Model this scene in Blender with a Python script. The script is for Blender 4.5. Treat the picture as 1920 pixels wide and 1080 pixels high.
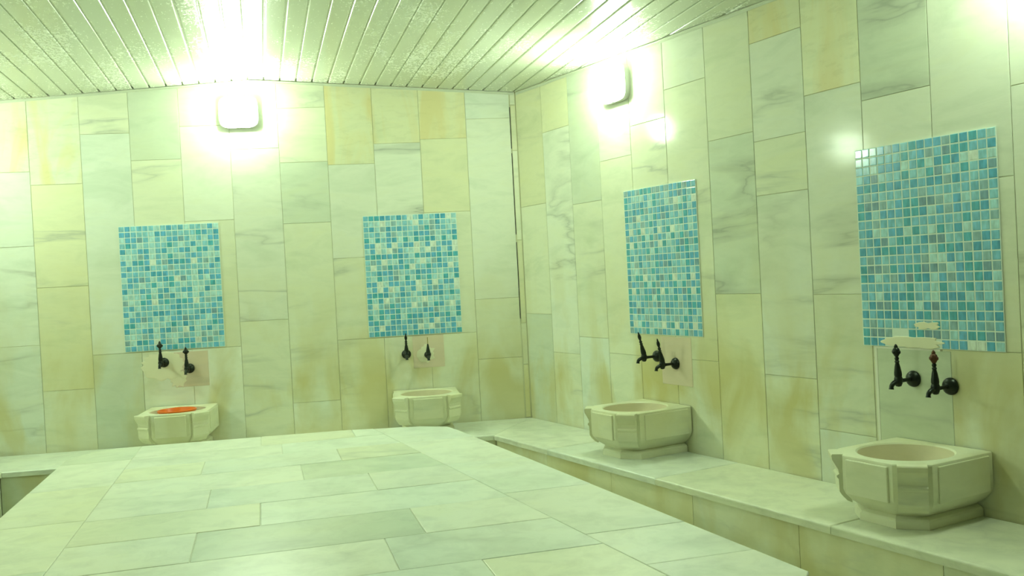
import bpy, bmesh, math, random
from mathutils import Vector, Matrix
for o in list(bpy.data.objects): bpy.data.objects.remove(o)
S = bpy.context.scene
COL = S.collection
R = math.radians
rnd = random.Random(7)

# ------------------------------------------------------------------ camera
CZ = 1.34
PITCH, ROLL, FPX = -0.014425, 0.052378, 1742.58
cam_d = bpy.data.cameras.new('camera'); cam = bpy.data.objects.new('camera', cam_d); COL.objects.link(cam)
cam_d.sensor_width = 36; cam_d.lens = 36*FPX/1920; cam_d.clip_start = .05
_R = Vector((1, 0, 0)); _U = Vector((0, -math.sin(PITCH), math.cos(PITCH))); _F = Vector((0, math.cos(PITCH), math.sin(PITCH)))
_X = math.cos(ROLL)*_R - math.sin(ROLL)*_U; _Y = math.sin(ROLL)*_R + math.cos(ROLL)*_U
cam.matrix_world = Matrix(((_X.x, _Y.x, -_F.x, 0), (_X.y, _Y.y, -_F.y, 0), (_X.z, _Y.z, -_F.z, CZ), (0, 0, 0, 1)))
S.camera = cam

# ------------------------------------------------------------------ world, light level, exposure
w = bpy.data.worlds.new('world'); S.world = w; w.use_nodes = True
w.node_tree.nodes['Background'].inputs[0].default_value = (.02, .02, .02, 1)
w.node_tree.nodes['Background'].inputs[1].default_value = 0.0
LAMP_COLOR = (.81, 1.0, .74)
LAMP_STRENGTH = 156.0
S.view_settings.view_transform = 'Standard'; S.view_settings.look = 'None'
S.view_settings.exposure = 0.0; S.view_settings.gamma = 1.0
S.view_settings.use_curve_mapping = False

# ------------------------------------------------------------------ room frame
THB, DB, UC, THR = 0.1368726, 6.0653718, 0.0865029, 1.0667808
def frame(o, t):
    """wall frame: local x along the wall, local -y out of the wall, z up"""
    t = Vector((t[0], t[1], 0)).normalized()
    return Matrix(((t.x, -t.y, 0, o[0]), (t.y, t.x, 0, o[1]), (0, 0, 1, 0), (0, 0, 0, 1)))
TB = (math.cos(THB), math.sin(THB)); TR = (math.cos(THR), -math.sin(THR))
ULEFT = -3.60
def bpt(u): return Vector((u*TB[0], DB+u*TB[1]))
PC = bpt(UC); PL = bpt(ULEFT)
YREAR = -3.6  # unseen rear wall, set well back to weaken bounced light
SR = (PC.y-YREAR)/(-TR[1]); PR = Vector((PC.x+SR*TR[0], YREAR))
LDIR = Vector((.019, -1)).normalized()
SL = (PL.y-YREAR)/(-LDIR.y); PRL = PL+LDIR*SL
M_BACK = frame((0, DB), TB); M_RIGHT = frame(PC, TR); M_LEFT = frame(PRL, -LDIR); M_REAR = frame(PR, (-1, 0))
ROOM = [PRL, PR, PC, PL]                       # counter-clockwise
AX = R(15.0); EC = Vector((math.cos(AX), math.sin(AX))); EA = Vector((-math.sin(AX), math.cos(AX)))
def ca(p): return Vector((p.dot(EC), p.dot(EA)))
ZB = 0.40      # bench top
ZS = 0.55      # platform top

# ------------------------------------------------------------------ helpers
def link(name, me, mat=None, parent=None, mw=None):
    o = bpy.data.objects.new(name, me); COL.objects.link(o)
    if mat is not None and me is not None and not me.materials: me.materials.append(mat)
    if parent is not None: o.parent = parent
    if mw is not None: o.matrix_local = mw
    return o
def empty(name, mw, parent=None):
    o = bpy.data.objects.new(name, None); COL.objects.link(o); o.empty_display_size = .1
    if parent is not None: o.parent = parent
    o.matrix_local = mw
    return o
def tag(o, label, cat, group=None):
    o['label'] = label; o['category'] = cat
    if group: o['group'] = group
    return o
def pydata(name, v, f, smooth=False):
    me = bpy.data.meshes.new(name); me.from_pydata([tuple(x) for x in v], [], f); me.update()
    bm = bmesh.new(); bm.from_mesh(me); bmesh.ops.recalc_face_normals(bm, faces=bm.faces); bm.to_mesh(me); bm.free()
    if smooth:
        for p in me.polygons: p.use_smooth = True
    return me
def area(P): return sum(P[i][0]*P[(i+1) % len(P)][1]-P[(i+1) % len(P)][0]*P[i][1] for i in range(len(P)))/2
def inset(P, d):
    """inset of a convex counter-clockwise polygon"""
    n = len(P); out = []
    for i in range(n):
        a, b, c = Vector(P[i-1]), Vector(P[i]), Vector(P[(i+1) % n])
        e1 = (b-a).normalized(); e2 = (c-b).normalized()
        n1 = Vector((-e1.y, e1.x)); n2 = Vector((-e2.y, e2.x))
        k = 1+n1.dot(n2); out.append(b+(n1+n2)*(d/max(k, .3)))
    return out
def clip(P, a, b):
    """keep the part of P on the left of line a->b"""
    a = Vector(a); b = Vector(b); d = b-a; out = []
    s = [d.x*(p[1]-a.y)-d.y*(p[0]-a.x) for p in P]
    for i in range(len(P)):
        j = (i+1) % len(P); p, q = Vector(P[i]), Vector(P[j])
        if s[i] >= 0: out.append(p)
        if (s[i] >= 0) != (s[j] >= 0): out.append(p+(q-p)*(s[i]/(s[i]-s[j])))
    res = []
    for p in out:
        if not res or (p-res[-1]).length > 2e-3: res.append(p)
    if len(res) > 2 and (res[0]-res[-1]).length < 2e-3: res.pop()
    return res
def clip_poly(P, Q):
    for i in range(len(Q)):
        if len(P) < 3: return []
        P = clip(P, Q[i], Q[(i+1) % len(Q)])
    return P if len(P) > 2 and abs(area(P)) > 4e-4 else []
def slab_mesh(name, P, z0, z1, bev=.003, seg=1, center=None):
    """prism over a convex polygon with a bevelled top edge"""
    if area(P) < 0: P = P[::-1]
    c = center or Vector((0, 0)); n = len(P); v = []; f = []
    rings = [(0, z0)]
    for k in range(seg+1):
        t = k/seg*math.pi/2
        rings.append((bev*(1-math.cos(t)), z1-bev*(1-math.sin(t))))
    for d, z in rings:
        for p in (inset(P, d) if d > 0 else P): v.append((p[0]-c.x, p[1]-c.y, z))
    for k in range(len(rings)-1):
        for i in range(n):
            j = (i+1) % n; f.append((k*n+i, k*n+j, (k+1)*n+j, (k+1)*n+i))
    f.append(tuple((len(rings)-1)*n+i for i in range(n))); f.append(tuple(reversed(range(n))))
    return pydata(name, v, f)
def box_v(x0, x1, y0, y1, z0, z1):
    return [(x0, y0, z0), (x1, y0, z0), (x1, y1, z0), (x0, y1, z0), (x0, y0, z1), (x1, y0, z1), (x1, y1, z1), (x0, y1, z1)]
BOXF = [(0, 3, 2, 1), (4, 5, 6, 7), (0, 1, 5, 4), (1, 2, 6, 5), (2, 3, 7, 6), (3, 0, 4, 7)]
def box_mesh(name, *a): return pydata(name, box_v(*a), BOXF)
def bevel_box(name, x0, x1, y0, y1, z0, z1, b=.004, seg=2):
    me = box_mesh(name, x0, x1, y0, y1, z0, z1); bm = bmesh.new(); bm.from_mesh(me)
    bmesh.ops.bevel(bm, geom=list(bm.edges), offset=b, segments=seg, affect='EDGES', profile=.5)
    bm.to_mesh(me); bm.free(); return me
def lathe(prof, M=Matrix(), n=20):
    v = []; f = []
    for r, h in prof:
        for i in range(n):
            t = 2*math.pi*i/n; v.append(M @ Vector((r*math.cos(t), r*math.sin(t), h)))
    for k in range(len(prof)-1):
        for i in range(n):
            j = (i+1) % n; f.append((k*n+i, k*n+j, (k+1)*n+j, (k+1)*n+i))
    f.append(tuple(reversed(range(n)))); f.append(tuple((len(prof)-1)*n+i for i in range(n)))
    return v, f
def tube(path, rad, n=12):
    v = []; f = []; m = len(path); path = [Vector(p) for p in path]
    for k, p in enumerate(path):
        d = (path[min(k+1, m-1)]-path[max(k-1, 0)]).normalized()
        a = Vector((1, 0, 0)) if abs(d.x) < .9 else Vector((0, 0, 1))
        s = d.cross(a).normalized(); q = d.cross(s)
        for i in range(n):
            t = 2*math.pi*i/n; v.append(p+(s*math.cos(t)+q*math.sin(t))*rad[k])
    for k in range(m-1):
        for i in range(n):
            j = (i+1) % n; f.append((k*n+i, k*n+j, (k+1)*n+j, (k+1)*n+i))
    f.append(tuple(reversed(range(n)))); f.append(tuple((m-1)*n+i for i in range(n)))
    return v, f

# ------------------------------------------------------------------ materials
def new_mat(name, rough=.4, col=(.8, .8, .8), metal=0.0, spec=.5):
    m = bpy.data.materials.new(name); m.use_nodes = True
    b = m.node_tree.nodes['Principled BSDF']
    b.inputs['Base Color'].default_value = (*col, 1); b.inputs['Roughness'].default_value = rough
    b.inputs['Metallic'].default_value = metal; b.inputs['Specular IOR Level'].default_value = spec
    return m, m.node_tree.nodes, m.node_tree.links, b
def N(nodes, t, **kw):
    n = nodes.new(t)
    for k, v in kw.items():
        if k.startswith('i_'): n.inputs[k[2:].replace('_', ' ')].default_value = v
        else: setattr(n, k, v)
    return n
def ramp(nodes, stops):
    r = nodes.new('ShaderNodeValToRGB'); e = r.color_ramp.elements
    while len(e) < len(stops): e.new(.5)
    for k, (p, c) in enumerate(stops):
        e[k].position = p; e[k].color = (c, c, c, 1) if not isinstance(c, tuple) else (*c, 1)
    return r
def mix(nodes, links, fac, a, b, mode='MIX'):
    m = nodes.new('ShaderNodeMix'); m.data_type = 'RGBA'; m.blend_type = mode
    for s, x in ((0, fac), (6, a), (7, b)):
        if hasattr(x, 'is_linked') or hasattr(x, 'links'): links.new(x, m.inputs[s])
        elif isinstance(x, tuple): m.inputs[s].default_value = (*x, 1)
        else: m.inputs[s].default_value = x
    return m.outputs[2]
def marble(name, rough=.22, stain=0.0, ochre=0.0, vein=.5, base=None, grain=.18, wide=False, spec=.5):
    m, nd, lk, b = new_mat(name, rough, spec=spec)
    tc = N(nd, 'ShaderNodeTexCoord'); oi = N(nd, 'ShaderNodeObjectInfo')
    off = N(nd, 'ShaderNodeVectorMath', operation='MULTIPLY_ADD')
    comb = N(nd, 'ShaderNodeCombineXYZ')
    mul1 = N(nd, 'ShaderNodeMath', operation='MULTIPLY'); mul1.inputs[1].default_value = 91.7
    mul2 = N(nd, 'ShaderNodeMath', operation='MULTIPLY'); mul2.inputs[1].default_value = 53.1
    mul3 = N(nd, 'ShaderNodeMath', operation='MULTIPLY'); mul3.inputs[1].default_value = 171.3
    for mm, k in ((mul1, 0), (mul2, 1), (mul3, 2)):
        lk.new(oi.outputs['Random'], mm.inputs[0]); lk.new(mm.outputs[0], comb.inputs[k])
    add = N(nd, 'ShaderNodeVectorMath', operation='ADD')
    lk.new(tc.outputs['Object'], add.inputs[0]); lk.new(comb.outputs[0], add.inputs[1])
    # tilted, stretched coordinates for the bedding of the stone
    mp = N(nd, 'ShaderNodeMapping'); mp.inputs['Rotation'].default_value = (.35, .5, .25); mp.inputs['Scale'].default_value = (1.0, 1.0, 3.2)
    lk.new(add.outputs[0], mp.inputs['Vector'])
    cl = N(nd, 'ShaderNodeTexNoise', i_Scale=2.2, i_Detail=7.0, i_Roughness=.6, i_Distortion=.8); lk.new(mp.outputs[0], cl.inputs['Vector'])
    fine = N(nd, 'ShaderNodeTexNoise', i_Scale=9.0, i_Detail=6.0, i_Roughness=.65, i_Distortion=.5); lk.new(mp.outputs[0], fine.inputs['Vector'])
    mpv = N(nd, 'ShaderNodeMapping'); mpv.inputs['Rotation'].default_value = (.2, .75, .5); mpv.inputs['Scale'].default_value = (.55, 1.0, 3.0)
    lk.new(add.outputs[0], mpv.inputs['Vector'])
    vn = N(nd, 'ShaderNodeTexNoise', i_Scale=1.15, i_Detail=6.0, i_Roughness=.5, i_Distortion=.35); lk.new(mpv.outputs[0], vn.inputs['Vector'])
    sub = N(nd, 'ShaderNodeMath', operation='SUBTRACT'); sub.inputs[1].default_value = .5; lk.new(vn.outputs[0], sub.inputs[0])
    ab = N(nd, 'ShaderNodeMath', operation='ABSOLUTE'); lk.new(sub.outputs[0], ab.inputs[0])
    vr = ramp(nd, [(0.0, 1.0), (.010, .5), (.06 if wide else .035, 0.0)]); lk.new(ab.outputs[0], vr.inputs[0])
    msk = N(nd, 'ShaderNodeTexNoise', i_Scale=1.3, i_Detail=2.0); lk.new(add.outputs[0], msk.inputs['Vector'])
    mr = ramp(nd, [(.40, 0.0), (.52, 1.0)] if wide else [(.52, 0.0), (.64, 1.0)]); lk.new(msk.outputs[0], mr.inputs[0])
    vm = N(nd, 'ShaderNodeMath', operation='MULTIPLY'); lk.new(vr.outputs[0], vm.inputs[0]); lk.new(mr.outputs[0], vm.inputs[1])
    vs = N(nd, 'ShaderNodeMath', operation='MULTIPLY'); vs.inputs[1].default_value = vein; lk.new(vm.outputs[0], vs.inputs[0])
    basec = oi.outputs['Color'] if base is None else base
    cr = ramp(nd, [(.3, (.86, .89, .86)), (.5, (1, 1, 1)), (.72, (1.0, .99, .93))]); lk.new(cl.outputs[0], cr.inputs[0])
    c = mix(nd, lk, .9, basec, cr.outputs[0], 'MULTIPLY')
    fr = ramp(nd, [(.32, .80), (.55, 1.0)]); lk.new(fine.outputs[0], fr.inputs[0])
    c = mix(nd, lk, grain, c, fr.outputs[0], 'MULTIPLY')
    c = mix(nd, lk, vs.outputs[0], c, (.40, .43, .36))
    if ochre:
        o1 = N(nd, 'ShaderNodeTexNoise', i_Scale=1.5, i_Detail=4.0, i_Distortion=1.2)
        mp2 = N(nd, 'ShaderNodeMapping'); mp2.inputs['Rotation'].default_value = (.0, -.5, .0); mp2.inputs['Scale'].default_value = (3.2, 1.0, .8)
        lk.new(add.outputs[0], mp2.inputs['Vector']); lk.new(mp2.outputs[0], o1.inputs['Vector'])
        orr = ramp(nd, [(.47, 0.0), (.66, ochre)]); lk.new(o1.outputs[0], orr.inputs[0])
        c = mix(nd, lk, orr.outputs[0], c, (.74, .66, .36))
    if stain:
        ge = N(nd, 'ShaderNodeNewGeometry'); sp = N(nd, 'ShaderNodeSeparateXYZ'); lk.new(ge.outputs['Position'], sp.inputs[0])
        mp3 = N(nd, 'ShaderNodeMapping'); mp3.inputs['Scale'].default_value = (1.6, 1.6, .75); lk.new(ge.outputs['Position'], mp3.inputs['Vector'])
        sn = N(nd, 'ShaderNodeTexNoise', i_Scale=2.4, i_Detail=7.0, i_Distortion=.4); lk.new(mp3.outputs[0], sn.inputs['Vector'])
        sr = ramp(nd, [(.42, 0.0), (.62, 1.0)]); lk.new(sn.outputs[0], sr.inputs[0])
        zr = ramp(nd, [(.14, .6), (.27, 1.0), (.40, .35), (.62, 0.0)])
        zd = N(nd, 'ShaderNodeMath', operation='DIVIDE'); zd.inputs[1].default_value = 2.7
        lk.new(sp.outputs['Z'], zd.inputs[0]); lk.new(zd.outputs[0], zr.inputs[0])
        s1 = N(nd, 'ShaderNodeMath', operation='MULTIPLY'); lk.new(sr.outputs[0], s1.inputs[0]); lk.new(zr.outputs[0], s1.inputs[1])
        s2 = N(nd, 'ShaderNodeMath', operation='MULTIPLY'); s2.inputs[1].default_value = stain; lk.new(s1.outputs[0], s2.inputs[0])
        c = mix(nd, lk, s2.outputs[0], c, (.60, .54, .23))
    lk.new(c, b.inputs['Base Color'])
    rr = N(nd, 'ShaderNodeMapRange'); rr.inputs[3].default_value = rough*.8; rr.inputs[4].default_value = rough*1.5
    lk.new(fine.outputs[0], rr.inputs[0]); lk.new(rr.outputs[0], b.inputs['Roughness'])
    bp = N(nd, 'ShaderNodeBump'); bp.inputs['Strength'].default_value = .05; bp.inputs['Distance'].default_value = .004
    lk.new(fine.outputs[0], bp.inputs['Height']); lk.new(bp.outputs[0], b.inputs['Normal'])
    return m
M_WALL = marble('wall_marble', .30, stain=.8, vein=.6, spec=.35)
M_WALLP = marble('polished_wall_marble', .085, stain=.85, vein=.6, spec=.10)
M_WALLO = marble('wall_marble_ochre', .25, stain=.7, ochre=.9, vein=.5, spec=.3)
M_WALLV = marble('wall_marble_veined', .10, stain=.8, vein=.9, wide=True, spec=.10)
M_FLOORM = marble('platform_marble', .30, vein=.40, grain=.7)
M_BENCH = marble('bench_marble', .30, vein=.40, grain=.8)
M_BFRONT = marble('bench_front_marble', .35, stain=1.0, vein=.3)
M_BASIN = marble('basin_marble', .32, vein=.3, stain=.35, base=(.79, .80, .60))
M_BOWL = marble('basin_inside_marble', .4, vein=.1, base=(.72, .66, .46))
M_PINK = marble('pink_marble', .35, vein=.2, base=(.74, .64, .49))
M_GREYM = marble('grey_marble', .30, vein=.3, base=(.64, .69, .53))
M_GROUT = new_mat('grout', .8, (.64, .64, .44))[0]
M_PLASTER = new_mat('plaster', .8, (.82, .80, .60))[0]
M_VOID = new_mat('void', .9, (.02, .02, .016))[0]
M_CAULK = new_mat('caulk', .6, (.82, .82, .70))[0]
M_METAL = new_mat('dark_metal', .38, (.016, .022, .016), .6)[0]
M_METALR = new_mat('rusty_metal', .5, (.09, .035, .012), .4)[0]
M_BRASS = new_mat('dull_brass', .4, (.30, .26, .07), .6)[0]
M_ORANGE = new_mat('orange_plastic', .35, (.85, .20, .02))[0]
M_LAMPW = new_mat('lamp_base_white', .4, (.7, .72, .66))[0]
M_TRIM = new_mat('trim_white', .4, (.62, .66, .52))[0]
def emit_mat():
    m, nd, lk, b = new_mat('lit_diffuser', .4, (.8, .8, .75))
    b.inputs['Emission Color'].default_value = (*LAMP_COLOR, 1); b.inputs['Emission Strength'].default_value = LAMP_STRENGTH
    return m
M_EMIT = emit_mat()
def panel_mat():
    m, nd, lk, b = new_mat('ceiling_plastic', .2, (.74, .77, .66), spec=.6)
    ge = N(nd, 'ShaderNodeNewGeometry')
    rot = N(nd, 'ShaderNodeMapping'); rot.inputs['Rotation'].default_value = (0, 0, -AX); lk.new(ge.outputs['Position'], rot.inputs['Vector'])
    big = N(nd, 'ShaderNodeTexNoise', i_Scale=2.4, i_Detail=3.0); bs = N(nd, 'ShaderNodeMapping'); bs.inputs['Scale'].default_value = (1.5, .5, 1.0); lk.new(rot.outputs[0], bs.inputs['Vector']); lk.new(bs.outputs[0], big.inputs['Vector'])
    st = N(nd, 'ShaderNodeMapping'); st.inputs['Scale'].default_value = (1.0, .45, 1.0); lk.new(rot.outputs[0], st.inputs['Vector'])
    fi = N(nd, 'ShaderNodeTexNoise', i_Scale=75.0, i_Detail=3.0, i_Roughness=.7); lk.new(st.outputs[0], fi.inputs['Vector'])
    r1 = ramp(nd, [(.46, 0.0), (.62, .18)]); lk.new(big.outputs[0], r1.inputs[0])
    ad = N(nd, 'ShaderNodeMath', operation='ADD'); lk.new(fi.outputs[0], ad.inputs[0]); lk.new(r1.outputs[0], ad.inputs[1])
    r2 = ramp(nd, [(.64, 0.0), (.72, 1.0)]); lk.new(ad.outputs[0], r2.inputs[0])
    c = mix(nd, lk, r2.outputs[0], (.63, .67, .54), (.84, .87, .77)); lk.new(c, b.inputs['Base Color'])  # paler speckles: lamp glints on water droplets, painted into the board colour
    mr = N(nd, 'ShaderNodeMapRange'); mr.inputs[3].default_value = .2; mr.inputs[4].default_value = .5
    lk.new(r2.outputs[0], mr.inputs[0]); lk.new(mr.outputs[0], b.inputs['Roughness'])
    bp = N(nd, 'ShaderNodeBump'); bp.inputs['Strength'].default_value = .25; bp.inputs['Distance'].default_value = .002
    lk.new(r2.outputs[0], bp.inputs['Height']); lk.new(bp.outputs[0], b.inputs['Normal'])
    return m
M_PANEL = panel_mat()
# glass mosaic colours
GLASS = {}
for key, col in dict(deep=(.10, .38, .58), teal=(.10, .42, .54), blue=(.14, .44, .68), mid=(.20, .50, .67), aqua=(.27, .58, .70),
                     pale=(.38, .66, .72), ice=(.46, .72, .74), grey=(.28, .46, .52), white=(.70, .80, .74), slate=(.20, .36, .46)).items():
    m, nd, lk, b = new_mat('glass_'+key, .12, col, spec=.6)
    tc = N(nd, 'ShaderNodeTexCoord'); oi = N(nd, 'ShaderNodeObjectInfo')
    mp = N(nd, 'ShaderNodeMapping'); mp.inputs['Scale'].default_value = (70, 20, 22)
    av = N(nd, 'ShaderNodeVectorMath', operation='ADD'); lk.new(tc.outputs['Object'], av.inputs[0]); lk.new(oi.outputs['Random'], av.inputs[1])
    lk.new(av.outputs[0], mp.inputs['Vector'])
    n1 = N(nd, 'ShaderNodeTexNoise', i_Scale=1.0, i_Detail=3.0); lk.new(mp.outputs[0], n1.inputs['Vector'])
    r1 = ramp(nd, [(.3, .72), (.7, 1.25)]); lk.new(n1.outputs[0], r1.inputs[0])
    lk.new(mix(nd, lk, .8, col, r1.outputs[0], 'MULTIPLY'), b.inputs['Base Color'])
    GLASS[key] = m
M_MGROUT = new_mat('mosaic_grout', .5, (.74, .84, .76))[0]

# ------------------------------------------------------------------ structure: walls, floor
TH = .02
WHITE = (.80, .83, .71); COOL = (.78, .83, .73); CREAM = (.79, .79, .56); GREY = (.68, .73, .60); PALE = (.79, .81, .64)
TONES = [WHITE, WHITE, COOL, PALE, PALE, CREAM, GREY]
def wall(name, M, u0, u1):
    me = box_mesh(name, u0-.02, u1+.02, .0035, .10, 0, 2.85)
    o = link(name, me, M_GROUT); o.matrix_local = M; o['kind'] = 'structure'
    return o
W_BACK = wall('wall_back', M_BACK, ULEFT, UC)
W_RIGHT = wall('wall_right', M_RIGHT, 0, SR)
W_LEFT = wall('wall_left', M_LEFT, 0, SL)
W_REAR = wall('wall_rear', M_REAR, 0, (PR-PRL).length)
pts = [p for p in ROOM]
fl = link('floor', slab_mesh('floor', pts, -.1, 0, .001), marble('floor_marble', .4, base=(.62, .63, .45)))
fl['kind'] = 'structure'

def wtile(wl, u0, u1, z0, z1, tone=None, mat=None, th=0.0, name='marble_tile', gap=.0021, bev=.0013):
    """one marble tile on a wall, face flush with the wall plane (plus th)"""
    cu, cz = (u0+u1)/2, (z0+z1)/2; a = (u1-u0-gap)/2; h = (z1-z0-gap)/2
    v = []
    for d, y in ((0, .003), (0, bev-th), (bev, -th)):
        v += [(-a+d, y, -h+d), (a-d, y, -h+d), (a-d, y, h-d), (-a+d, y, h-d)]
    f = [(8, 9, 10, 11)]
    for k in (0, 4):
        for i in range(4):
            j = (i+1) % 4; f.append((k+i, k+j, k+4+j, k+4+i))
    o = link(name, pydata(name, v, f), mat or (M_WALLP if wl is W_RIGHT else M_WALL), wl, Matrix.Translation((cu, 0, cz)))
    t = tone or rnd.choice(TONES); k = rnd.uniform(.95, 1.03)
    o.color = (t[0]*k, t[1]*k, t[2]*k, 1)
    return o
def column(wl, u0, u1, joints, tones=None, mats=None, skip=()):
    zs = [ZB-.01]+sorted(joints)+[2.70]
    for i in range(len(zs)-1):
        if i in skip: continue
        wtile(wl, u0, u1, zs[i], zs[i+1], (tones or {}).get(i), (mats or {}).get(i))
# back wall columns: joints as measured in the photograph
bu = [ULEFT, -3.22, -2.921, -2.62, -2.33, -2.031, -1.732, -1.434, -1.137, -.843, -.547, -.246, .044]
column(W_BACK, bu[0], bu[1], [.9, 1.5, 2.1])
column(W_BACK, bu[1], bu[2], [1.06, 1.665, 2.118], {0: COOL, 1: COOL, 2: COOL, 3: PALE}, {3: M_WALLO})
column(W_BACK, bu[2], bu[3], [.775, 1.408, 2.035], {0: PALE, 1: CREAM, 2: CREAM, 3: PALE}, {3: M_WALLO})
column(W_BACK, bu[3], bu[4], [.98, 2.335], {0: GREY, 1: COOL, 2: PALE})
column(W_BACK, bu[4], bu[5], [.98, 2.164], {0: WHITE, 1: PALE, 2: GREY})
column(W_BACK, bu[5], bu[6], [.98, 1.775, 2.366], {0: WHITE, 1: PALE, 2: WHITE, 3: PALE})
column(W_BACK, bu[6], bu[7], [1.133, 2.213], {0: PALE, 1: WHITE, 2: WHITE})
column(W_BACK, bu[7], bu[8], [.60, 1.734, 2.119, 2.462], {0: WHITE, 1: PALE, 2: GREY, 3: PALE, 4: PALE})
column(W_BACK, bu[8], bu[9], [.98, 1.50, 2.095], {0: PALE, 1: PALE, 2: WHITE, 3: CREAM}, {3: M_WALLO})
column(W_BACK, bu[9], bu[10], [.98, 2.22], {0: WHITE, 1: WHITE, 2: CREAM}, {2: M_WALLO, 1: M_WALLV})
column(W_BACK, bu[10], bu[11], [.98, 1.766, 2.239], {0: PALE, 1: PALE, 2: CREAM, 3: CREAM}, {3: M_WALLO})
column(W_BACK, bu[11], bu[12], [.80, 1.19, 2.36], {0: PALE, 1: PALE, 2: WHITE, 3: COOL})
zs = [ZB, .75, 1.02, 1.562, 2.147, 2.443, 2.70]
for i in range(len(zs)-1):
    wtile(W_BACK, bu[12]+.003, UC-.002, zs[i], zs[i+1], PALE if i % 2 else CREAM, name='corner_strip', gap=.006)
for z0, z1 in ((1.05, 1.55), (1.60, 2.13), (2.16, 2.43)):
    link('open_joint', box_mesh('open_joint', .0434, .0472, -.0006, .003, z0, z1), M_VOID, W_BACK)
# right wall columns
ru = [0, .317, .621, .925, 1.225, 1.525, 1.841, 2.146, 2.453, 2.747, 3.056]
RJ = [([1.08, 1.774], {}), ([.844, 2.209], {0: PALE, 1: WHITE, 2: CREAM}), ([.95, 1.735], {}), ([.867, 1.95], {0: PALE, 1: PALE, 2: WHITE}),
      ([.867, 2.10], {1: PALE, 2: WHITE}), ([.869, 2.235], {0: PALE, 1: PALE, 2: WHITE}), ([1.195, 1.927], {0: CREAM, 1: GREY, 2: PALE}),
      ([.83, 1.635, 1.878, 2.318], {0: PALE, 1: WHITE, 2: PALE, 3: WHITE, 4: CREAM}), ([.62, 1.189, 2.026], {1: PALE, 2: WHITE, 3: CREAM}),
      ([.985, 1.95], {0: PALE, 1: WHITE, 2: GREY})]
for i, (j, t) in enumerate(RJ):
    column(W_RIGHT, ru[i], ru[i+1], j, t, {7: {4: M_WALLO}, 8: {3: M_WALLO, 2: M_WALLV}, 6: {1: M_WALLV}, 9: {2: M_WALLV}}.get(i))
u = ru[-1]; k = 0
while u < SR-.05:
    u2 = min(u+.305, SR); o0 = .985 if k < 2 else rnd.uniform(.7, 1.1)
    column(W_RIGHT, u, u2, [o0, o0+rnd.choice([.6, .9, 1.0])], {0: PALE, 1: WHITE, 2: WHITE}); u = u2; k += 1
for wl, L in ((W_LEFT, SL), (W_REAR, (PR-PRL).length)):
    u = 0
    while u < L-.05:
        u2 = min(u+.305, L); o0 = rnd.uniform(.6, 1.1)
        DK = (.30, .27, .19)  # dark tone made up for the unseen rear wall, to cut bounced light
        column(wl, u, u2, [o0, o0+.61, o0+1.22], {i: DK for i in range(4)} if wl is W_REAR else None); u = u2

# ------------------------------------------------------------------ ceiling: gabled plastic boards
def zceil(c): return 2.647-(.063*(-c) if c < 0 else .074*c)
RCA = [ca(p) for p in ROOM]
def arange(c):
    ys = []
    for i in range(4):
        p, q = RCA[i], RCA[(i+1) % 4]
        if (p.x-c)*(q.x-c) <= 0 and abs(p.x-q.x) > 1e-9: ys.append(p.y+(q.y-p.y)*(c-p.x)/(q.x-p.x))
    return (min(ys), max(ys)) if len(ys) >= 2 else None
cmin = min(p.x for p in RCA); cmax = max(p.x for p in RCA)
v = []
for c in (cmin-.1, 0, cmax+.1):
    for a in (min(p.y for p in RCA)-.1, max(p.y for p in RCA)+.1):
        for dz in (.06, .16): v.append((c, a, zceil(c)+dz))
f = [(0, 2, 6, 4), (4, 6, 10, 8), (1, 3, 7, 5), (5, 7, 11, 9), (0, 1, 3, 2), (8, 9, 11, 10), (0, 1, 5, 4), (4, 5, 9, 8), (2, 3, 7, 6), (6, 7, 11, 10)]
CEIL = link('ceiling', pydata('ceiling', v, f), M_VOID); CEIL.matrix_local = Matrix.Rotation(AX, 4, 'Z'); CEIL['kind'] = 'structure'
PW = .0977; LIP = .0065
k0 = int((cmin+.02)/PW)-1; k1 = int((cmax+.02)/PW)+1
for k in range(k0, k1+1):
    c0 = -.02+k*PW
    sec = [(.0040, LIP), (.0046, .003), (.0065, .0009), (.010, 0), (PW*.5, 0), (PW-.010, 0), (PW-.0065, .0009), (PW-.0046, .003), (PW-.0040, LIP)]
    v = []; f = []; ok = True
    for dc, dz in sec:
        c = min(max(c0+dc, cmin+.002), cmax-.002); r = arange(c)
        if r is None: ok = False; break
        v += [(c, r[0]+.001, zceil(c)+dz), (c, r[1]-.014, zceil(c)+dz)]
    if not ok or v[-2][0]-v[0][0] < .02: continue
    n = len(sec)
    for i in range(n-1): f.append((2*i, 2*i+1, 2*i+3, 2*i+2))
    # recessed tongue; it stops short of the wall, leaving the dark notch at the seam end
    b = len(v)
    for dc in (PW-.0041, PW+.0041):
        c = min(c0+dc, cmax-.002); r = arange(c) or (0, 0)
        v += [(c, r[0], zceil(c)+LIP), (c, r[1]-.065, zceil(c)+LIP)]
    f.append((b, b+1, b+3, b+2))
    # top skin
    b2 = len(v)
    for dc in (.0040, PW-.0040):
        c = min(max(c0+dc, cmin+.002), cmax-.002); r = arange(c)
        v += [(c, r[0]+.001, zceil(c)+LIP+.004), (c, r[1]-.014, zceil(c)+LIP+.004)]
    f += [(b2, b2+1, b2+3, b2+2), (0, 1, b2+1, b2), (2*n-2, 2*n-1, b2+3, b2+2)]
    link('ceiling_board', pydata('ceiling_board', v, f), M_PANEL, CEIL)
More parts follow.
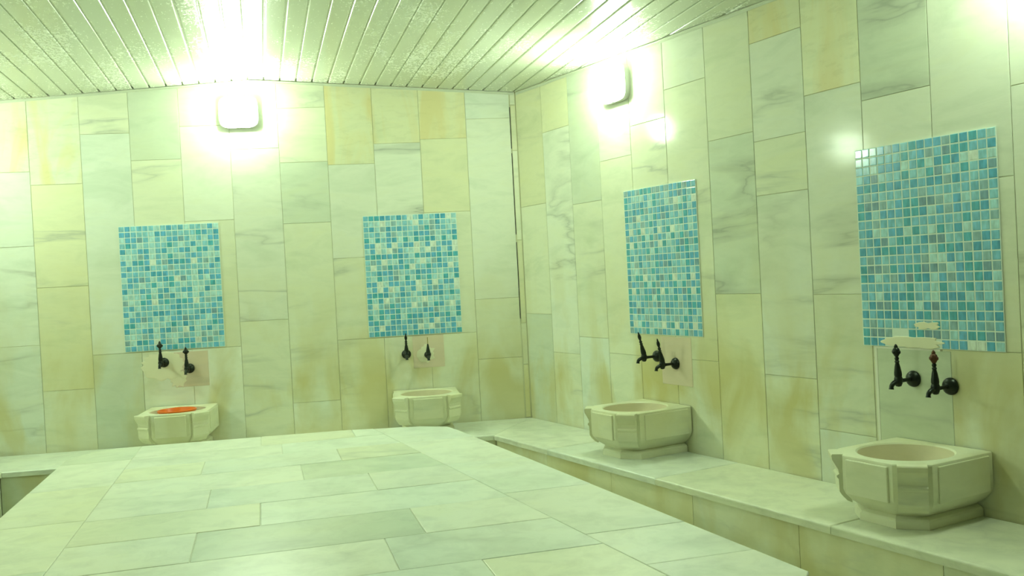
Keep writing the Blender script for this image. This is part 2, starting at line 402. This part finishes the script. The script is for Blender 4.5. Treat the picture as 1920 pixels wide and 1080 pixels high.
# edge trims under the boards
def trim(name, p, q, wob=0.0):
    p = Vector(p); q = Vector(q); L = (q-p).length; nseg = max(2, int(L/.25)); v = []; f = []
    d = (q-p).normalized(); nn = Vector((d.y, -d.x))          # into the room
    for i in range(nseg+1):
        b = p+(q-p)*(i/nseg); z = zceil(ca(b).x)-.001-wob*abs(math.sin(i*1.7+.4))
        for dn, dz in ((.0005, 0), (.005, 0), (.005, -.004), (.0025, -.006), (.0025, -.016), (.0005, -.016)):
            x = b+nn*dn; v.append((x.x, x.y, z+dz))
    m = 6
    for i in range(nseg):
        for j in range(m): f.append((i*m+j, i*m+(j+1) % m, (i+1)*m+(j+1) % m, (i+1)*m+j))
    f += [tuple(range(m)), tuple(reversed(range(nseg*m, nseg*m+m)))]
    o = link(name, pydata(name, v, f), M_TRIM); o['kind'] = 'structure'; return o
ur = -1.6
trim('trim_1', PL+Vector(TB)*.004, bpt(ur-.002)); trim('trim_2', bpt(ur+.002), PC-Vector(TB)*.012)
trim('trim_3', PC+Vector(TR)*.012, PR-Vector(TR)*.01, wob=.004)

# ------------------------------------------------------------------ bench along three walls
BW, RW, LW = .565, .50, .70
nB = Vector((TB[1], -TB[0])); nR = Vector((TR[1], -TR[0])); nL = Vector((-LDIR.y, LDIR.x)) ; nL = Vector((1, .019)).normalized()
def isect(p, d, q, e):
    den = d.x*e.y-d.y*e.x; t = ((q.x-p.x)*e.y-(q.y-p.y)*e.x)/den; return p+d*t
tB = Vector(TB); tR = Vector(TR)
def inner(off): return isect(PC+nB*(BW+off), tB, PC+nR*(RW+off), tR)
def innerL(off): return isect(PL+nB*(BW+off), tB, PL+nL*(LW+off), LDIR)
bench = empty('marble_bench', Matrix.Translation((*inner(0), 0)))
tag(bench, 'low pale marble bench running along the foot of the tiled walls', 'bench')
BINV = Matrix.Translation(-Vector((*inner(0), 0)))
def bslab(P, z0, z1, name, mat, bev, seg, tone):
    P = [Vector(x) for x in P]
    if area(P) < 0: P = P[::-1]
    P = inset(P, .0012); c = sum(P, Vector((0, 0)))/len(P)
    o = link(name, slab_mesh(name, P, z0, z1, bev, seg, c), mat, bench, BINV @ Matrix.Translation((c.x, c.y, 0)))
    o.color = (*tone, 1); return o
EPS = .002
def cutline(p0, t, n, w_, s): return (p0+t*s+n*EPS, p0+t*s+n*w_)
# back run
cuts = [(PL+nL*EPS+nB*EPS, innerL(0))]+[cutline(bpt(0), tB, nB, BW, s) for s in (-2.45, -1.55, -.95)]+[(PC+(nB+nR).normalized()*EPS, inner(0))]
for i in range(len(cuts)-1):
    bslab([cuts[i][0], cuts[i+1][0], cuts[i+1][1], cuts[i][1]], ZB-.03, ZB, 'seat_slab', M_BENCH, .008, 3, rnd.choice([WHITE, PALE, COOL]))
cuts = [cuts[-1]]+[cutline(PC, tR, nR, RW, s) for s in (1.02, 1.95, 2.95, 3.9, 4.9, 5.9, 7.0, 8.0)]+[cutline(PC, tR, nR, RW, SR-.62)]
for i in range(len(cuts)-1):
    bslab([cuts[i][0], cuts[i+1][0], cuts[i+1][1], cuts[i][1]], ZB-.03, ZB, 'seat_slab', M_BENCH, .008, 3, rnd.choice([WHITE, PALE, COOL]))
cuts = [(PL+nL*EPS+nB*EPS, innerL(0))]+[cutline(PL, LDIR, nL, LW, s) for s in (1.3, 2.5, 3.7, 4.9, 6.1)]+[cutline(PL, LDIR, nL, LW, SL-.12)]
for i in range(len(cuts)-1):
    bslab([cuts[i][0], cuts[i+1][0], cuts[i+1][1], cuts[i][1]], ZB-.03, ZB, 'seat_slab', M_BENCH, .008, 3, rnd.choice([WHITE, PALE, COOL]))
# front slabs under the overhanging seat
def fronts(p0, t, n, w_, s0, s1, joints):
    ss = [s0]+[j for j in joints if s0+.05 < j < s1-.05]+[s1]
    for a, b in zip(ss[:-1], ss[1:]):
        A, B = p0+t*a, p0+t*b
        bslab([A+n*(w_-.045), B+n*(w_-.045), B+n*(w_-.02), A+n*(w_-.02)], .001, ZB-.0305, 'front_slab', M_BFRONT, .002, 1, rnd.choice([PALE, CREAM, GREY, PALE]))
si = (inner(-.02)-bpt(0)).dot(tB); sl = (innerL(-.02)-bpt(0)).dot(tB)
fronts(bpt(0), tB, nB, BW, sl, si, [-2.62, -2.03, -1.43, -.84, -.45])
sr = (inner(-.02)-PC).dot(tR)
fronts(PC, tR, nR, RW, sr, SR-.62, [.38+.6*i for i in range(-1, 16)])
sll = (innerL(-.02)-PL).dot(LDIR)
fronts(PL, LDIR, nL, LW, sll, SL-.12, [.6*i for i in range(2, 16)])

# ------------------------------------------------------------------ central platform
plat = empty('heated_stone_platform', Matrix.Rotation(AX, 4, 'Z') @ Matrix.Translation((0, 3.5, 0)))
tag(plat, 'large raised platform paved with pale veined marble slabs, low in the middle of the bath', 'platform')
OUT = [Vector(x) for x in ((-.975, 2.03), (1.255, 2.03), (1.297, 2.08), (.936, 4.75), (.912, 4.872), (.777, 4.969), (.367, 5.073), (-.737, 5.176), (-.861, 5.151), (-.971, 4.953))]
OUT = [Vector((p.x, p.y-3.5)) for p in OUT]
link('body', slab_mesh('body', inset(OUT, .025), .001, ZS-.036, .002), M_BFRONT, plat).color = (*PALE, 1)
link('edge_slab', slab_mesh('edge_slab', inset(OUT, .001), ZS-.035, ZS-.0032, .002), M_FLOORM, plat).color = (*WHITE, 1)
def rline(a): return .791-.1507*(a-3.331)
def ptile(P, tone):
    P = [Vector((x, y-3.5)) for x, y in P]
    if area(P) < 0: P = P[::-1]
    P = clip_poly(P, OUT)
    if not P: return
    P = inset(P, .0012); c = sum(P, Vector((0, 0)))/len(P)
    o = link('marble_slab', slab_mesh('marble_slab', P, ZS-.0030, ZS+rnd.uniform(-.0008, .0008), .0025, 2, c), M_FLOORM, plat, Matrix.Translation((c.x, c.y, 0)))
    k = rnd.uniform(.96, 1.03); o.color = (tone[0]*k, tone[1]*k, tone[2]*k, 1)
rows = [2.0, 2.195, 2.53, 2.865, 3.205, 3.54, 3.875, 4.21, 4.52, 4.82]
xj = {2: [.32], 3: [-.25, .45], 4: [-.05], 5: [-.24, .38], 6: [.12], 7: [-.30, .30], 8: [.05], 1: [-.1, .55], 0: [.2]}
PT = [WHITE, COOL, PALE, GREY, WHITE, COOL]
for i in range(len(rows)-1):
    a0, a1 = rows[i], rows[i+1]; cs = [-.65]+xj.get(i, [])+[None]
    for j in range(len(cs)-1):
        l0 = l1 = cs[j]; r0, r1 = (rline(a0), rline(a1)) if cs[j+1] is None else (cs[j+1],)*2
        ptile([(l0, a0), (r0, a0), (r1, a1), (l1, a1)], PT[(i*2+j*3) % 6])
for lim, side in (([2.0, 2.35, 2.96, 3.57, 4.18, 4.79, 5.3], -1), ([2.0, 2.30, 2.64, 3.26, 3.88, 4.5, 5.3], 1)):
    for a0, a1 in zip(lim[:-1], lim[1:]):
        if side < 0: ptile([(-1.2, a0), (-.65, a0), (-.65, a1), (-1.2, a1)], rnd.choice([PALE, GREY, WHITE]))
        else: ptile([(rline(a0), a0), (1.6, a0), (1.6, a1), (rline(a1), a1)], rnd.choice([WHITE, COOL, WHITE]))
fr = [-.65, -.05, .42, None]
for j in range(3):
    r0, r1 = (rline(4.82), rline(5.3)) if fr[j+1] is None else (fr[j+1],)*2
    ptile([(fr[j], 4.82), (r0, 4.82), (r1, 5.3), (fr[j], 5.3)], [WHITE, PALE, COOL][j])

# ------------------------------------------------------------------ mosaic panels
PIT = .775/22
def glass_mesh(key):
    a = (PIT-.0045)/2; b = .0018; v = []
    for d, y in ((0, 0), (0, -.0030), (b, -.0045)):
        v += [(-a+d, y, -a+d), (a-d, y, -a+d), (a-d, y, a-d), (-a+d, y, a-d)]
    f = [(8, 9, 10, 11)]
    for k in (0, 4):
        for i in range(4):
            j = (i+1) % 4; f.append((k+i, k+j, k+4+j, k+4+i))
    me = pydata('glass_tile_'+key, v, f); me.materials.append(GLASS[key]); return me
GM = {k: glass_mesh(k) for k in GLASS}
KEYS = list(GLASS)
def mosaic(M, u0, z0, label, seed, weights, missing=(), near_right=True):
    t = empty('mosaic_panel', M @ Matrix.Translation((u0, -.0005, z0-.775)))
    tag(t, label, 'mosaic', 'blue glass mosaic panels above the basins')
    link('grout_bed', box_mesh('grout_bed', 0, .598, -.0045, 0, 0, .775), M_MGROUT, t)
    rg = random.Random(seed); sheet = [[rg.choices(KEYS, weights)[0] for _ in range(7)] for _ in range(7)]
    cells = []
    for r_ in range(22):
        for c in range(17):
            if (r_, c) in missing: continue
            key = sheet[(r_-1) % 7][c % 7]
            if rg.random() < .25: key = rg.choices(KEYS, weights)[0]
            wide = .0008 if c % 7 == 0 else 0
            cells.append((key, (c+.5)*.598/17+wide, .775-(r_+.5)*PIT-(.0006 if (r_-1) % 7 == 0 else 0), c))
    cells.sort(key=lambda q: (-q[3] if near_right else q[3], -q[2]))
    for key, x, z, c in cells[:300]:
        link('glass_tile', GM[key], None, t, Matrix.Translation((x, -.0015, z)))
    v = []; f = []; mi = []
    for key, x, z, c in cells[300:]:
        me = GM[key]; b = len(v)
        v += [(p.co.x+x, p.co.y-.0015, p.co.z+z) for p in me.vertices]
        for p in me.polygons: f.append(tuple(b+i for i in p.vertices)); mi.append(KEYS.index(key))
    if f:
        me = bpy.data.meshes.new('glass_tiles'); me.from_pydata(v, [], f)
        for k in KEYS: me.materials.append(GLASS[k])
        for p, i in zip(me.polygons, mi): p.material_index = i
        o = link('glass_tiles', me, None, t); o['kind'] = 'stuff'
    return t
#            deep teal blue mid aqua pale ice grey white slate
WT1 = [5, 5, 7, 8, 8, 6, 5, 3, 2.2, .8]
mosaic(M_BACK, -2.427, 1.76, 'blue glass mosaic panel above the basin holding the orange bowl', 3, WT1, near_right=False)
mosaic(M_BACK, -.938, 1.76, 'blue glass mosaic panel above the basin tucked beside the room corner', 5, WT1, near_right=False)
mosaic(M_RIGHT, 1.143, 1.76, 'blue glass mosaic panel under the wall lamp, above the basin with both taps overlapping', 8, [5, 7, 6, 8, 8, 6, 5, 4, 2, 1.2])
miss = {(21, c) for c in range(3, 10)} | {(20, 4), (20, 5)}
m4 = mosaic(M_RIGHT, 2.708, 1.76, 'blue glass mosaic panel with plastered gap in its bottom edge', 11, [6, 9, 6, 8, 7, 4, 3, 5, 1.2, 2], missing=miss)
def blob(name, parent, pts, mat, y0, y1, M=Matrix()):
    n = len(pts); cx = sum(p[0] for p in pts)/n; cz = sum(p[1] for p in pts)/n
    v = [(x, y0, z) for x, z in pts]+[(x+(cx-x)*.02, y1+.0008, z+(cz-z)*.02) for x, z in pts]+[(cx+(x-cx)*.9, y1, cz+(z-cz)*.9) for x, z in pts]
    f = []
    for k in (0, n):
        for i in range(n):
            j = (i+1) % n; f.append((k+i, k+j, k+n+j, k+n+i))
    v.append((cx, y1, cz)); b = len(v)-1
    for i in range(n): f.append((2*n+i, 2*n+(i+1) % n, b))
    return link(name, pydata(name, v, f), mat, parent, M)
rg = random.Random(2)
def ragged(cx, cz, rx, rz, n=28, amp=.18, p=2.6):
    out = []
    for i in range(n):
        t = 2*math.pi*i/n; c, s = math.cos(t), math.sin(t)
        k = (abs(c)**p+abs(s)**p)**(-1/p)*(1+rg.uniform(-amp, amp)); out.append((cx+rx*c*k, cz+rz*s*k))
    return out
blob('plaster_smear', m4, ragged(.225, .020, .125, .021, 30, .15, 4), M_PLASTER, -.0045, -.0085)
blob('plaster_smear', m4, ragged(.30, .085, .05, .012, 20, .3, 3), M_PLASTER, -.0045, -.0085)

# repair patches on the walls beneath the mosaics
wtile(W_BACK, -2.142, -1.936, .748, .968, PALE, M_PINK, .0015, 'repair_tile', .002)
blob('plaster_patch', W_BACK, ragged(-2.205, .885, .125, .085, 40, .12, 2.6), M_PLASTER, 0, -.0018)
blob('plaster_patch', W_BACK, ragged(-2.12, .80, .05, .055, 24, .2, 2.2), M_PLASTER, 0, -.0016)
link('caulk_line', box_mesh('caulk_line', -1.936, -1.928, -.002, 0, .74, .975), M_CAULK, W_BACK)
wtile(W_BACK, -.665, -.462, .770, .979, PALE, M_PINK, .0015, 'repair_tile', .002)
blob('plaster_patch', W_BACK, ragged(-.58, .86, .055, .06, 26, .2, 2), M_PLASTER, 0, -.0024)
wtile(W_RIGHT, 1.40, 1.645, .73, .978, PALE, M_PINK, .0015, 'repair_tile', .002)
wtile(W_RIGHT, 2.768, 3.093, .56, .978, GREY, M_GREYM, .0015, 'repair_tile', .002)
link('caulk_line', box_mesh('caulk_line', 2.757, 2.769, -.002, 0, .56, .9835), M_CAULK, W_RIGHT)
link('caulk_line', box_mesh('caulk_line', 2.769, 3.05, -.0022, 0, .976, .9835), M_CAULK, W_RIGHT)

# ------------------------------------------------------------------ basins
def plan(i):
    """basin outline, local x along wall, local -y outwards; i = inset"""
    s, fr_, cx, cy = .20-i, .405-i, .105-i*.7, .325-i*.7
    return [(-s, -.006), (-s, -cy), (-cx, -fr_), (cx, -fr_), (s, -cy), (s, -.006)]
def dense(P, n=8):
    out = []
    for i in range(len(P)):
        a, b = P[i], P[(i+1) % len(P)]
        for k in range(n): out.append((a[0]+(b[0]-a[0])*k/n, a[1]+(b[1]-a[1])*k/n))
    return out
def loft(levels, cap0=True, cap1=True):
    n = len(levels[0][0]); v = []; f = []
    for P, z in levels: v += [(x, y, z) for x, y in P]
    for k in range(len(levels)-1):
        for i in range(n):
            j = (i+1) % n; f.append((k*n+i, k*n+j, (k+1)*n+j, (k+1)*n+i))
    if cap0: f.append(tuple(range(n)))
    if cap1: f.append(tuple((len(levels)-1)*n+i for i in range(n)))
    return v, f
BH = .235
def smooth_angle(me, deg=35):
    me.set_sharp_from_angle(angle=R(deg))
    for p in me.polygons: p.use_smooth = True
def basin_meshes():
    D = lambda i: dense(plan(i), 10)
    cx, cy = 0, -.205
    def ell(rx, ry):
        out = []
        for x, y in D(0):
            t = math.atan2((y-cy)/ry, (x-cx)/rx); out.append((cx+rx*math.cos(t), cy+ry*math.sin(t)))
        return out
    lv = [(D(.066), .038), (D(.062), .044), (D(.050), .052), (D(.024), .072), (D(.006), .094), (D(0), .110), (D(0), BH-.006), (D(.002), BH-.002), (D(.006), BH)]
    n = len(lv)
    lv += [(ell(.166, .168), BH), (ell(.160, .162), BH-.005)]
    v, f = loft(lv, True, False)
    shell = pydata('shell', v, f); smooth_angle(shell, 30)
    v, f = loft([(ell(.160, .162), BH-.005), (ell(.155, .157), BH-.03), (ell(.143, .145), BH-.08), (ell(.115, .117), BH-.125), (ell(.06, .06), BH-.15), (ell(.01, .01), BH-.154)], False, True)
    bowl = pydata('bowl', v, f); smooth_angle(bowl, 60)
    v, f = loft([(D(.042), .0005), (D(.042), .026), (D(.048), .033), (D(.064), .040)]); foot = pydata('foot', v, f)
    # corner bracket: block over the cut corner with a stepped, curving profile
    prof = [(-.030, .060), (-.012, .068), (.006, .088), (.013, .10), (.014, .145), (.020, .152), (.020, .158), (.012, .163), (.015, .180), (.026, .200), (.034, .214), (.036, BH-.005), (.033, BH-.0005), (-.012, BH-.0005)]
    hw = .047; v = []; f = []
    for d, z in prof:
        v += [(-hw, -d, z), (hw, -d, z)]
    m = len(prof)
    for i in range(m): f.append((2*i, 2*i+1, 2*((i+1) % m)+1, 2*((i+1) % m)))
    f += [tuple(2*i for i in range(m)), tuple(2*i+1 for i in reversed(range(m)))]
    br = pydata('corner_bracket', v, f)
    front = bevel_box('front_panel', -.088, .088, -.008, .004, .098, .222, .003, 2)
    side = bevel_box('side_panel', -.135, .135, -.005, .004, .098, .224, .003, 2)
    return shell, bowl, foot, br, front, side
BM = basin_meshes()
def basin(M, u, label):
    t = empty('washing_basin', M @ Matrix.Translation((u, -.001, ZB))); tag(t, label, 'basin', 'carved marble basins on the bench')
    link('shell', BM[0], M_BASIN, t); link('bowl', BM[1], M_BOWL, t); link('foot', BM[2], M_BASIN, t)
    mid = Vector((.1525, -.365, 0)); d = Vector((.095, .08, 0)).normalized(); ang = math.atan2(.08, .095)
    link('corner_bracket', BM[3], M_BASIN, t, Matrix.Translation((.1525, -.365, 0)) @ Matrix.Rotation(ang, 4, 'Z'))
    link('corner_bracket', BM[3], M_BASIN, t, Matrix.Translation((-.1525, -.365, 0)) @ Matrix.Rotation(-ang, 4, 'Z'))
    link('front_panel', BM[4], M_BASIN, t, Matrix.Translation((0, -.405, 0)))
    link('side_panel', BM[5], M_BASIN, t, Matrix.Translation((.20, -.162, 0)) @ Matrix.Rotation(R(90), 4, 'Z'))
    link('side_panel', BM[5], M_BASIN, t, Matrix.Translation((-.20, -.162, 0)) @ Matrix.Rotation(R(-90), 4, 'Z'))
    return t
basin(M_BACK, -2.093, 'carved marble basin with the orange bowl in it')
basin(M_BACK, -.602, 'carved marble basin beside the room corner, behind the platform edge')
basin(M_RIGHT, 1.425, 'carved marble basin on bench under the overlapping pair of taps')
basin(M_RIGHT, 3.040, 'carved marble basin under the mosaic with the plastered gap')

# orange bowl standing in the first basin
v, f = lathe([(.040, .0), (.062, .006), (.095, .045), (.106, .088), (.112, .092), (.113, .097), (.108, .098), (.102, .090), (.090, .047), (.058, .012), (.02, .007)], n=40)
ob = pydata('orange_bowl', v, f); smooth_angle(ob, 50)
o = link('orange_bowl', ob, M_ORANGE); o.matrix_local = M_BACK @ Matrix.Translation((-2.096, -.207, ZB+BH-.1470)) @ Matrix.Diagonal((1, 1, 1.52, 1))
tag(o, 'orange plastic washing bowl lying inside a marble basin', 'bowl')

# ------------------------------------------------------------------ taps
def tap(M, u, z, label, lean=4, yaw=0, finial='bulb', group=None, stem_mat=None, fl_r=.030):
    t = empty('basin_tap', M @ Matrix.Translation((u, -.0026, z)) @ Matrix.Rotation(R(yaw), 4, 'Z')); tag(t, label, 'tap', group)
    OUTW = Matrix.Rotation(R(90), 4, 'X')                    # lathe axis z -> -y (out of the wall)
    def add(name, vf, mat=M_METAL, par=t, ang=50):
        me = pydata(name, *vf); smooth_angle(me, ang); return link(name, me, mat, par)
    add('flange', lathe([(fl_r, 0), (fl_r, .004), (fl_r*.93, .010), (fl_r*.72, .017), (fl_r*.45, .022), (.009, .024)], OUTW, 24))
    RE = .086
    add('pipe', tube([(0, -.02, 0), (0, -.035, 0), (0, -.055, 0), (0, -RE+.006, 0)], [.0085, .0072, .0072, .0095]))
    add('valve_body', lathe([(.004, -.021), (.010, -.019), (.014, -.009), (.0160, .003), (.0140, .014), (.011, .020)], Matrix.Translation((0, -RE, 0)), 18))
    pth = []; rad = []
    for k in range(9):
        q = k/8*math.pi*.5; pth.append((0, -RE-.006-.034*math.sin(q), -.002-.018*(1-math.cos(q)))); rad.append(.0098-.002*k/8)
    pth.append((0, -RE-.041, -.027)); rad.append(.0095)
    add('spout', tube(pth, rad))
    ML = Matrix.Translation((0, -RE, .016)) @ Matrix.Rotation(R(lean), 4, 'X') @ Matrix.Diagonal((1.08, 1.08, 1.2, 1))
    if finial == 'thin':
        s = add('handle', lathe([(.011, 0), (.0125, .008), (.008, .030), (.005, .045), (.003, .05)], ML, 14))
        add('stem_rod', lathe([(.0022, .046), (.0022, .085)], ML, 8), M_BRASS, s)
    else:
        s = add('handle', lathe([(.0115, 0), (.013, .006), (.0125, .014), (.009, .034), (.0062, .044), (.0085, .048), (.0055, .052), (.008, .058), (.005, .063)], ML, 16))
        k = 1.0 if finial == 'bulb' else .62
        add('finial', lathe([(.005, .063), (.0075*k, .066), (.0125*k, .074), (.0135*k, .080), (.0105*k, .088), (.006*k, .092), (.0068*k, .095), (.004*k, .100), (.001, .103)], ML, 14), stem_mat or M_METAL, s)
        if finial == 'bulb':
            for i in range(4):
                a = i*math.pi/2
                add('petal', lathe([(.001, -.006), (.0045, -.003), (.0045, .003), (.001, .006)], ML @ Matrix.Translation((.0125*math.cos(a), .0125*math.sin(a), .078)), 8), stem_mat or M_METAL, s)
    return t
tap(M_BACK, -2.201, .908, 'black metal tap with round finial set in the white plaster patch', 2)
tap(M_BACK, -2.050, .862, 'black metal tap on pink repair tile above the orange bowl', 2)
tap(M_BACK, -.707, .865, 'black metal tap with beaded handle beside the pink tile, under a mosaic panel', 2, finial='slim')
tap(M_BACK, -.571, .853, 'black metal tap with a thin brass rod for its handle', 2, finial='thin', fl_r=.022)
tap(M_RIGHT, 1.367, .872, 'black tap with slender leaning handle, mounted left of the pink tile', 14, finial='slim')
tap(M_RIGHT, 1.518, .842, 'black tap with slender leaning handle on pink tile, glint on its flange', 12, finial='slim')
tap(M_RIGHT, 2.932, .867, 'black metal tap on grey repair slab, beside the pale caulk line', 3, fl_r=.031)
tap(M_RIGHT, 3.088, .851, 'dark metal tap with a rusty brown finial', 1, stem_mat=M_METALR, fl_r=.032)

# ------------------------------------------------------------------ wall lamps
def sq(rx, rz, n=32, p=4.0):
    out = []
    for i in range(n):
        t = 2*math.pi*(i+.5)/n; c, s = math.cos(t), math.sin(t); k = (abs(c)**p+abs(s)**p)**(-1/p); out.append((rx*c*k, rz*s*k))
    return out
def ringloft(levels):
    n = 32; v = []; f = []
    for rx, rz, d, p in levels: v += [(x, -d, z) for x, z in sq(rx, rz, n, p)]
    for k in range(len(levels)-1):
        for i in range(n):
            j = (i+1) % n; f.append((k*n+i, k*n+j, (k+1)*n+j, (k+1)*n+i))
    f += [tuple(range(n)), tuple((len(levels)-1)*n+i for i in range(n))]
    me = pydata('x', v, f); smooth_angle(me, 40); return me
LB = ringloft([(.118, .098, 0, 5), (.121, .101, .028, 5), (.118, .098, .034, 5), (.112, .092, .034, 5), (.111, .091, .016, 5)])
LD = ringloft([(.1095, .0895, .0165, 5), (.1095, .0895, .046, 5), (.102, .083, .060, 4), (.086, .070, .073, 3), (.060, .048, .081, 2.5), (.03, .024, .085, 2), (.005, .004, .086, 2)])
LB.name = 'lamp_base'; LD.name = 'diffuser'
def lamp(M, u, z, label):
    t = empty('wall_lamp', M @ Matrix.Translation((u, -.0005, z))); tag(t, label, 'lamp', 'lit bulkhead lamps high on the walls')
    link('lamp_base', LB, M_LAMPW, t); link('diffuser', LD, M_EMIT, t)
    scr = bevel_box('clip', -.012, .012, -.038, -.033, -.0975, -.091, .002, 1); link('clip', scr, M_LAMPW, t)
    return t
lamp(M_BACK, -1.665, 2.44, 'glaring white wall lamp on back wall, right below the ceiling ridge')
lamp(M_RIGHT, 1.13, 2.345, 'glaring white wall lamp above a mosaic panel, near the room corner')
lamp(M_RIGHT, 3.52, 2.33, 'glaring white wall lamp high over the mosaic with the plastered gap')
lamp(M_LEFT, SL-.80, 2.34, 'lit wall lamp on left wall close to the back corner')
lamp(M_LEFT, SL-3.7, 2.36, 'lit wall lamp halfway along the left wall')
